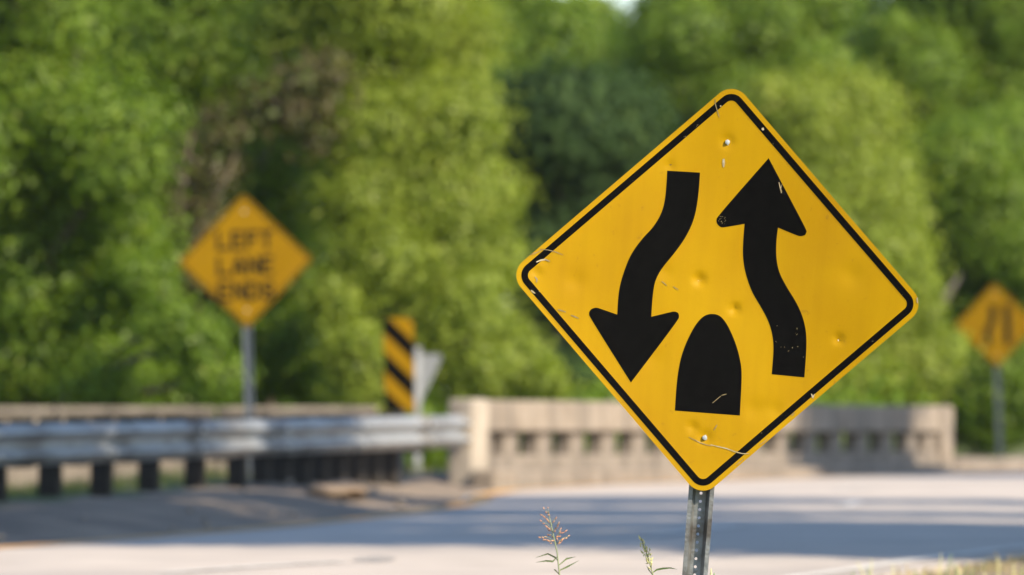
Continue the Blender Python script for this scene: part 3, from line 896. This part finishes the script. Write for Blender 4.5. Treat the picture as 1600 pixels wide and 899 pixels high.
def px_lobes(items, Y, dy=0.0):
    out = []
    for it in items:
        px, py, rp = it[:3]
        yy = Y + (it[3] if len(it) > 3 else random.uniform(-dy, dy))
        p = P(px, py, yy)
        out.append((p.x, yy, p.z, rp * 0.9 / F_PX * yy))
    return out
GB = 'trees beyond the road'
tree('broadleaf_tree', 'bushy bright green tree filling the left edge behind the guardrail', (-6.0, 90.2),
     px_lobes([(60, 40, 105), (30, 160, 110), (150, 190, 95), (180, 265, 75, -.6), (60, 300, 110), (165, 380, 95), (30, 430, 95), (150, 480, 85), (-20, 560, 95), (60, 560, 85), (215, 540, 70), (225, 440, 60), (170, 590, 75), (280, 590, 60), (300, 530, 50, -2), (260, 500, 45, -2), (330, 590, 50, -2.2), (-90, 250, 120), (-80, 60, 120), (100, -80, 120), (-20, -120, 130)], 89, 1.2),
     96100, 0.051, 'leaf_green', 0.17, GB)
tree('broadleaf_tree', 'pale lime green willowy tree right of the lettered sign', (-2.0, 95.8),
     px_lobes([(560, 60, 100), (640, 110, 95), (690, 190, 85), (560, 190, 85), (660, 290, 95), (740, 300, 70), (755, 400, 60), (690, 400, 85), (600, 400, 75), (720, 490, 80), (800, 560, 60), (640, 520, 75), (740, 590, 70), (560, 300, 70), (520, 110, 75), (460, 40, 80), (610, 0, 100), (700, 60, 75), (560, -80, 110), (660, -90, 100), (850, 600, 35), (545, 540, 55, -1.6), (560, 600, 55, -1.6), (520, 470, 45, -1.4)], 94.5, 1.0),
     124000, 0.047, 'leaf_lime', 0.16, GB)
tree('broadleaf_tree', 'green tree with leaves hanging behind the lettered sign', (-3.2, 99.5),
     px_lobes([(380, 190, 85), (430, 130, 80), (340, 90, 90), (430, 300, 75), (500, 400, 80), (480, 540, 75), (400, 560, 70), (520, 590, 60), (350, 560, 65), (440, 430, 60), (250, 60, 85), (560, 590, 55), (330, -40, 100), (460, 230, 70), (300, 610, 50)], 98, 0.8),
     85250, 0.050, 'leaf_green', 0.15, GB)
tree('broadleaf_tree', 'dark tree with shade put into its leaf colour, behind the left foliage', (-5.0, 112.0),
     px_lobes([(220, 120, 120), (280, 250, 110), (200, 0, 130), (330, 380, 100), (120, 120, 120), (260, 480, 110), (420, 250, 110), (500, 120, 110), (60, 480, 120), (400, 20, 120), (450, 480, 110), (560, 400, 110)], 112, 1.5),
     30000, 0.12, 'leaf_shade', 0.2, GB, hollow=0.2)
tree('broadleaf_tree', 'deep green tree with shade put into its leaf colour, between the pale willowy tree and the arrow sign', (0.9, 118.0),
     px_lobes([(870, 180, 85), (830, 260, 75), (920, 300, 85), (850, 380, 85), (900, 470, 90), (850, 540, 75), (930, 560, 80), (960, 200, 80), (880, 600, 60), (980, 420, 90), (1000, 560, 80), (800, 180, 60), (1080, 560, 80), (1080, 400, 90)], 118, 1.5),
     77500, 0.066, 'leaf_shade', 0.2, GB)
tree('broadleaf_tree', 'tall hazy green tree top under the small patch of sky', (0.2, 137.0),
     px_lobes([(760, 60, 80), (820, 110, 80), (880, 60, 65), (780, 160, 70), (900, 130, 65), (730, 120, 70), (960, 110, 55), (840, 200, 90), (940, 220, 90), (700, 40, 60), (925, 30, 40), (800, 20, 60)], 137, 1.5),
     65100, 0.070, 'leaf_green', 0.2, GB)
tree('broadleaf_tree', 'mid green tree rising behind the top corner of the arrow sign', (3.2, 128.0),
     px_lobes([(1060, 50, 75), (1120, 90, 80), (1030, 130, 70), (1150, 150, 75), (1080, 190, 75), (1180, 30, 70), (1000, 200, 60), (1240, 60, 60), (1270, 110, 55), (1040, 260, 70), (1150, 260, 80), (1100, -20, 80), (1270, 10, 60)], 128, 1.4),
     93000, 0.058, 'leaf_green', 0.2, GB)
tree('broadleaf_tree', 'rounded pale green tree behind the right corner of the arrow sign', (4.8, 108.5),
     px_lobes([(1245, 180, 70), (1320, 190, 80), (1280, 260, 80), (1350, 290, 75), (1310, 350, 80), (1380, 400, 70), (1400, 470, 60), (1250, 330, 70), (1330, 450, 75), (1200, 170, 50), (1440, 560, 60), (1380, 560, 70), (1300, 560, 75), (1390, 330, 45), (1240, 440, 70)], 107, 0.9),
     96100, 0.050, 'leaf_lime', 0.16, GB)
tree('broadleaf_tree', 'green tree at the right edge behind the merge sign', (7.0, 124.0),
     px_lobes([(1500, 260, 75), (1570, 230, 80), (1540, 330, 85), (1480, 370, 65), (1600, 380, 80), (1560, 450, 75), (1620, 480, 70), (1500, 620, 70), (1580, 600, 80), (1640, 300, 80), (1490, 470, 55), (1560, 540, 70), (1450, 640, 60), (1640, 560, 80), (1550, 660, 60)], 123, 1.2),
     96100, 0.055, 'leaf_green', 0.16, GB)
tree('broadleaf_tree', 'tall leafy tree in the upper right corner', (7.3, 133.0),
     px_lobes([(1440, 110, 65), (1500, 60, 75), (1560, 120, 70), (1420, 200, 50), (1480, 180, 65), (1600, 40, 80), (1580, 160, 70), (1390, 60, 40), (1640, 120, 80), (1470, -10, 70), (1540, -40, 80)], 132, 1.2),
     71300, 0.061, 'leaf_green', 0.18, GB)
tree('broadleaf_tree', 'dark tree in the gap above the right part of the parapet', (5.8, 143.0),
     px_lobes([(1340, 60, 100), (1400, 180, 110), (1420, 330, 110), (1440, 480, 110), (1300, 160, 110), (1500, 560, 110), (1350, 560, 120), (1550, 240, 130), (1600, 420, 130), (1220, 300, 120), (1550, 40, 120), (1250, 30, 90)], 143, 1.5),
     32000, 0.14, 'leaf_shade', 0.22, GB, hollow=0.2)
# leaning bare grey-brown limbs of a half dead tree behind the lettered sign
dt = P(300, 600, 93.0)
dead = thing('dead_tree', 'half bare brownish tree with leaning dry limbs left of the lettered sign', 'tree', (dt.x, 93.0, ground_z(dt.x, 93.0)), group=GB)
def rel(px, py, Y): return P(px, py, Y) - Vector(dead.location)
vs, fs = tube_geo([rel(300, 660, 94), rel(275, 480, 93.6), rel(300, 330, 93.2), rel(325, 250, 93.4), rel(345, 180, 94.0)], [.06, .05, .04, .025, .01], 8)
link('trunk', pymesh('trunk', vs, fs, True), M['dead_wood'], dead)
for pts in ([(280, 470), (300, 380), (340, 310), (370, 240)], [(290, 380), (280, 300), (300, 210)], [(300, 330), (340, 290), (365, 270)]):
    n = len(pts)
    vs, fs = tube_geo([rel(a, b, 92.6 - 0.15 * i) for i, (a, b) in enumerate(pts)], [0.026 * (1 - i / n) + .006 for i in range(n)], 6)
    link('limb', pymesh('limb', vs, fs, True), M['dead_wood'], dead)
dl = [(*(rel(a, b, 93.0)), r / F_PX * 93) for a, b, r in ((300, 270, 60), (320, 360, 55), (270, 430, 45), (440, 160, 55), (480, 190, 45), (500, 120, 45), (350, 210, 50), (260, 330, 40))]
c, nn, ti = crown_points([(x, y, z, r) for x, y, z, r in dl], 4500, 0.45)
link('crown', leaf_mesh('crown', c, nn, 0.06, ti), M['leaf_dry'], dead)
# leaning trunk between the right trees
vs, fs = tube_geo([P(1400, 690, 112), P(1425, 560, 111.5), P(1450, 510, 112), P(1480, 460, 114), P(1500, 430, 117)], [.10, .085, .07, .055, .03], 8)
o = link('leaning_trunk', pymesh('leaning_trunk', vs, fs, True), M['bark'])
tag(o, 'bare dark trunk leaning right between the arrow sign and the merge sign', 'tree')

# roadside trees to the right that throw the bands of shade over road, guardrail and parapet
GS = 'roadside trees right of the road'
def shade_tree(label, x, y, h, r, n=9000, zlo=2.2):
    L = []
    for k in range(9):
        a = k * 2.4
        f = k / 8
        rr = r * (0.75 if f < .7 else 0.5)
        L.append((x + rr * .8 * math.cos(a) * (1 - f * .6), y + rr * .8 * math.sin(a) * (1 - f * .6), zlo + r * .4 + (h - zlo - r * .7) * f, r * random.uniform(.42, .58)))
    tree('roadside_tree', label, (x, y), L, n, 0.17, 'leaf_green', 0.17, GS)
shade_tree('roadside tree right of the frame, nearest, shading the road', 9.4, 40.6, 15.5, 2.8, 32000)
shade_tree('roadside tree right of the frame, second nearest, shading the road', 9.8, 45.2, 17.0, 2.8, 34000)
shade_tree('roadside tree right of the frame, slender, shading the guardrail', 10.6, 51.0, 17.5, 2.6, 17000, 6.8)
shade_tree('roadside tree right of the frame, tall, shading the bridge end', 11.4, 57.5, 16.5, 2.4, 13000, 7.2)
shade_tree('roadside tree right of the frame, on the creek bank', 16.6, 79.6, 14.8, 2.8, 26000, 7.0)

# the wood that closes the view behind, read as one mass
cs, ns, tis = [], [], []
lob = []
for k in range(120):
    x = random.uniform(-34, 44); y = random.uniform(158, 182)
    lob.append((x, y, random.uniform(1.0, 7.6), random.uniform(1.6, 2.6)))
c, nn, ti = crown_points(lob, 70000, 0.32, 0.3)
ok = c[:, 2] > 0.05
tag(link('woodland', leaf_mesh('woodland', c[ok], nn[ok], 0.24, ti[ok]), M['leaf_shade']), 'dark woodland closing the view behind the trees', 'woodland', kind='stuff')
c, nn, ti = crown_points([(random.uniform(-9, 5.6), random.uniform(101, 108), random.uniform(0.2, 0.7), random.uniform(.5, .9)) for k in range(60)], 30000, 0.35, 0.2)
ok = c[:, 2] > -0.5
tag(link('undergrowth', leaf_mesh('undergrowth', c[ok], nn[ok], 0.09, ti[ok]), M['leaf_green']), 'low green undergrowth at the foot of the trees', 'undergrowth', kind='stuff')

# ------------------------------------------------------------------ grass
def grass(name, label, spots, hmin, hmax, wid, mat, dry=0.5, cap=False):
    n = len(spots)
    vs = np.empty((n, 5, 3)); h = RNG.uniform(hmin, hmax, n)
    if cap: h = np.minimum(h, np.maximum(0.03, np.array([0.86 - 0.02325 * q[1] - q[2] for q in spots]) * RNG.uniform(.6, 1, n)))
    a = RNG.uniform(0, 2 * math.pi, n); l = RNG.uniform(0.1, 0.5, n) * h; la = RNG.uniform(0, 2 * math.pi, n)
    b = np.array(spots)
    d = np.stack([np.cos(a), np.sin(a), np.zeros(n)], 1) * (wid * RNG.uniform(.6, 1.2, n))[:, None]
    bend = np.stack([np.cos(la) * l, np.sin(la) * l, h], 1)
    mid = bend * np.array([0.3, 0.3, 0.55])
    vs[:, 0] = b - d; vs[:, 1] = b + d; vs[:, 2] = b + mid + d * .7; vs[:, 3] = b + mid - d * .7; vs[:, 4] = b + bend
    me = bpy.data.meshes.new(name)
    me.vertices.add(n * 5); me.loops.add(n * 7); me.polygons.add(n * 2)
    me.vertices.foreach_set('co', vs.reshape(-1).astype(np.float32))
    base_i = np.arange(n)[:, None] * 5
    me.loops.foreach_set('vertex_index', (base_i + np.array([0, 1, 2, 3, 3, 2, 4])).reshape(-1).astype(np.int32))
    me.polygons.foreach_set('loop_start', (np.arange(n)[:, None] * 7 + np.array([0, 4])).reshape(-1).astype(np.int32))
    me.update(calc_edges=True)
    at = me.attributes.new('tint', 'FLOAT', 'FACE')
    at.data.foreach_set('value', np.repeat(np.clip(RNG.normal(dry, .25, n), 0, 1), 2).astype(np.float32))
    return tag(link(name, me, M[mat]), label, 'grass', kind='stuff')
sp = []
while len(sp) < 14000:                                      # verge right of the road
    y = random.uniform(24, 60); x = interp(RTAB, y) + 0.25 + random.random() ** 1.6 * 4.5
    sp.append((x, y, ground_z(x, y) - 0.01))
grass('verge_grass', 'short dry grass on the verge right of the road', sp, 0.02, 0.10, 0.004, 'grass_dry', 0.6)
sp = []
while len(sp) < 12000:                                      # behind the guardrail
    t = random.uniform(-14, 25); p = gpos(t) - GN * (0.6 + random.random() * 6)
    if p.y > 82: continue
    sp.append((p.x, p.y, ground_z(p.x, p.y) - 0.01))
grass('strip_grass', 'green grass strip between the guardrail and the concrete wall', sp, 0.05, 0.16, 0.006, 'grass', 0.25)
sp = []
while len(sp) < 9000:                                       # the ditch round the arrow sign
    x, y = random.uniform(-4, 5), random.uniform(14, 36)
    if x < interp(RTAB, y) + 0.3: continue
    sp.append((x, y, ground_z(x, y) - 0.01))
grass('ditch_grass', 'tall grass in the ditch below the arrow sign', sp, 0.12, 0.40, 0.004, 'grass', 0.45, True)

# single taller blades that reach into the bottom right of the picture
def tuft(label, blades):
    p0 = P(blades[0][0][0], 905, blades[0][2])
    t = thing('grass_tuft', label, 'grass tuft', (p0.x, p0.y, ground_z(p0.x, p0.y)), group='grass tufts on the right verge')
    for (bx, by), (tx, ty), Y in blades:
        a = P(bx, by, Y); b = P(tx, ty, Y)
        g = Vector((a.x, Y + 0.02, ground_z(a.x, Y) - 0.02))
        pts = [g, a, a.lerp(b, .6) + Vector((0.002, 0, 0)), b]
        vs, fs = tube_geo([q - Vector(t.location) for q in pts], [0.005, 0.0045, 0.0032, 0.0008], 5)
        link('blade', pymesh('blade', vs, fs, True), M['blade'] if random.random() < .55 else M['seed_pale'], t)
tuft('small pale grass tuft right of the sign post at the bottom edge', [((1352, 905), (1338, 876), 36.5), ((1360, 905), (1362, 872), 36.0), ((1358, 905), (1354, 884), 36.4), ((1330, 905), (1334, 890), 36.2), ((1395, 905), (1394, 880), 36)])
tuft('green grass tuft with the tallest blade at the bottom right', [((1468, 905), (1470, 864), 36.5), ((1476, 905), (1487, 864), 37.0), ((1496, 905), (1489, 876), 36.5), ((1502, 905), (1512, 878), 37), ((1500, 905), (1496, 884), 36), ((1430, 905), (1430, 890), 36), ((1444, 905), (1440, 893), 36.6)])
tuft('sparse grass tuft at the far right of the bottom edge', [((1515, 905), (1521, 888), 37), ((1584, 905), (1583, 879), 37), ((1596, 905), (1598, 884), 37.4), ((1560, 905), (1560, 870), 38), ((1540, 905), (1536, 893), 37.4)])
tuft('single pale blade close to the sign post', [((1109, 908), (1111, 888), 24.4), ((1113, 908), (1116, 895), 24.6)])

# flowering grass stalks in front of the road
def stalk(label, stem, Y, seeds, leaves, seed_mat, seed_len, seed_r):
    p0 = P(stem[0][0], stem[0][1], Y)
    g = Vector((p0.x + 0.03, Y, ground_z(p0.x, Y)))
    t = thing('grass_stalk', label, 'plant', g)
    pts = [Vector((0, 0, -0.02))] + [P(a, b, Y) - g for a, b in stem]
    n = len(pts)
    vs, fs = tube_geo(pts, [0.0034] + [0.0030 - 0.0021 * i / (n - 1) for i in range(n - 1)], 6)
    link('stem', pymesh('stem', vs, fs, True), M['stalk'], t)
    vs, fs, bv, bf = [], [], [], []
    for (ax, ay), (bx, by) in seeds:
        a, b = P(ax, ay, Y) - g, P(bx, by, Y + random.uniform(-.03, .03)) - g
        m_ = a.lerp(b, .5) + Vector((0, 0, 0.006))
        tube_geo([a, m_, b], [0.0009, 0.0008, 0.0006], 4, bv, bf)
        k = max(2, int((b - a).length / 0.011))
        for j in range(k):
            q = a.lerp(b, (j + 1.2) / (k + .2)) + Vector((random.gauss(0, .0022), random.gauss(0, .003), random.gauss(0, .0022)))
            d = (b - a).normalized() + Vector((random.gauss(0, .35), random.gauss(0, .35), random.gauss(0, .35)))
            d.normalize(); l = seed_len * random.uniform(.7, 1.2)
            tube_geo([q - d * l * .5, q - d * l * .15, q + d * l * .2, q + d * l * .5], [0.0004, seed_r, seed_r * .85, 0.0003], 5, vs, fs)
    link('branches', pymesh('branches', bv, bf, True), M['stalk'], t)
    link('seed_head', pymesh('seed_head', vs, fs, True), M[seed_mat], t)
    for lf in leaves:
        q = [P(a, b, Y) - g for a, b in lf]
        vv, ff = [], []
        m_ = len(q)
        for i, p in enumerate(q):
            w = 0.0042 * math.sin(math.pi * (0.18 + 0.8 * i / (m_ - 1)))
            vv += [p + Vector((0, -w * .6, w)), p + Vector((0, 0.001, 0)), p + Vector((0, w * .6, -w * .5))]
        for i in range(m_ - 1):
            k = 3 * i
            ff += [(k, k + 1, k + 4, k + 3), (k + 1, k + 2, k + 5, k + 4)]
        link('leaf', pymesh('leaf', vv, ff, True), M['blade'], t)
stalk('thin grass stalk with an open reddish seed head', [(876, 912), (874.4, 899), (870.6, 864), (865, 838), (861, 819), (856.6, 800)], 25.2,
      [((858, 808), (851, 796)), ((859, 812), (856, 795)), ((861, 819), (846, 804)), ((862, 822), (868, 810)), ((863, 828), (846, 815)), ((864, 833), (853, 824)), ((864, 834), (873, 818)), ((866, 841), (856, 835)), ((866, 842), (884, 831)), ((867, 846), (843, 839)), ((868, 848), (850, 846)), ((868, 850), (876, 826)), ((869, 850), (889, 838)), ((869, 852), (878, 845))],
      [[(871, 870), (864, 878), (853, 877), (837, 879)], [(872, 878), (868, 872), (856, 866), (836, 872)], [(873, 884), (885, 874), (900, 870)], [(874, 892), (887, 886), (905, 876)], [(874, 898), (868, 892), (865, 890)]], 'seed_red', 0.013, 0.0022)
stalk('short grass stalk with a dense pale green seed head near the sign post', [(1022, 912), (1020.6, 899), (1018.8, 893), (1014, 876), (1008, 858), (1001.5, 841)], 24.3,
      [((1018, 892), (1010, 872)), ((1018, 890), (1016, 868)), ((1016, 884), (1004, 862)), ((1014, 878), (1011, 856)), ((1012, 870), (1003, 850)), ((1010, 864), (1007, 848)), ((1006, 856), (1001, 840)), ((1017, 888), (1019, 872)), ((1013, 872), (1015, 860)), ((1004, 850), (1000, 839))],
      [[(1019, 896), (1026, 891), (1036, 889), (1048, 888), (1058, 890)], [(1019, 898), (1013, 890), (1010, 884)]], 'seed_pale', 0.016, 0.0024)

# ------------------------------------------------------------------ the warm evening air between the road and the trees
hz = bpy.data.meshes.new('haze')
hm = bpy.data.materials.new('haze'); hm.use_nodes = True
hn = hm.node_tree
hn.nodes.remove(hn.nodes['Principled BSDF'])
pv_ = hn.nodes.new('ShaderNodeVolumePrincipled')
pv_.inputs['Color'].default_value = (0.90, 0.95, 1.0, 1)
pv_.inputs['Density'].default_value = 0.00009
hn.links.new(pv_.outputs['Volume'], hn.nodes['Material Output'].inputs['Volume'])
o = link('haze', box_mesh('haze', -905, 905, -605, 1505, -4.0, 22.0), hm)
tag(o, kind='stuff')
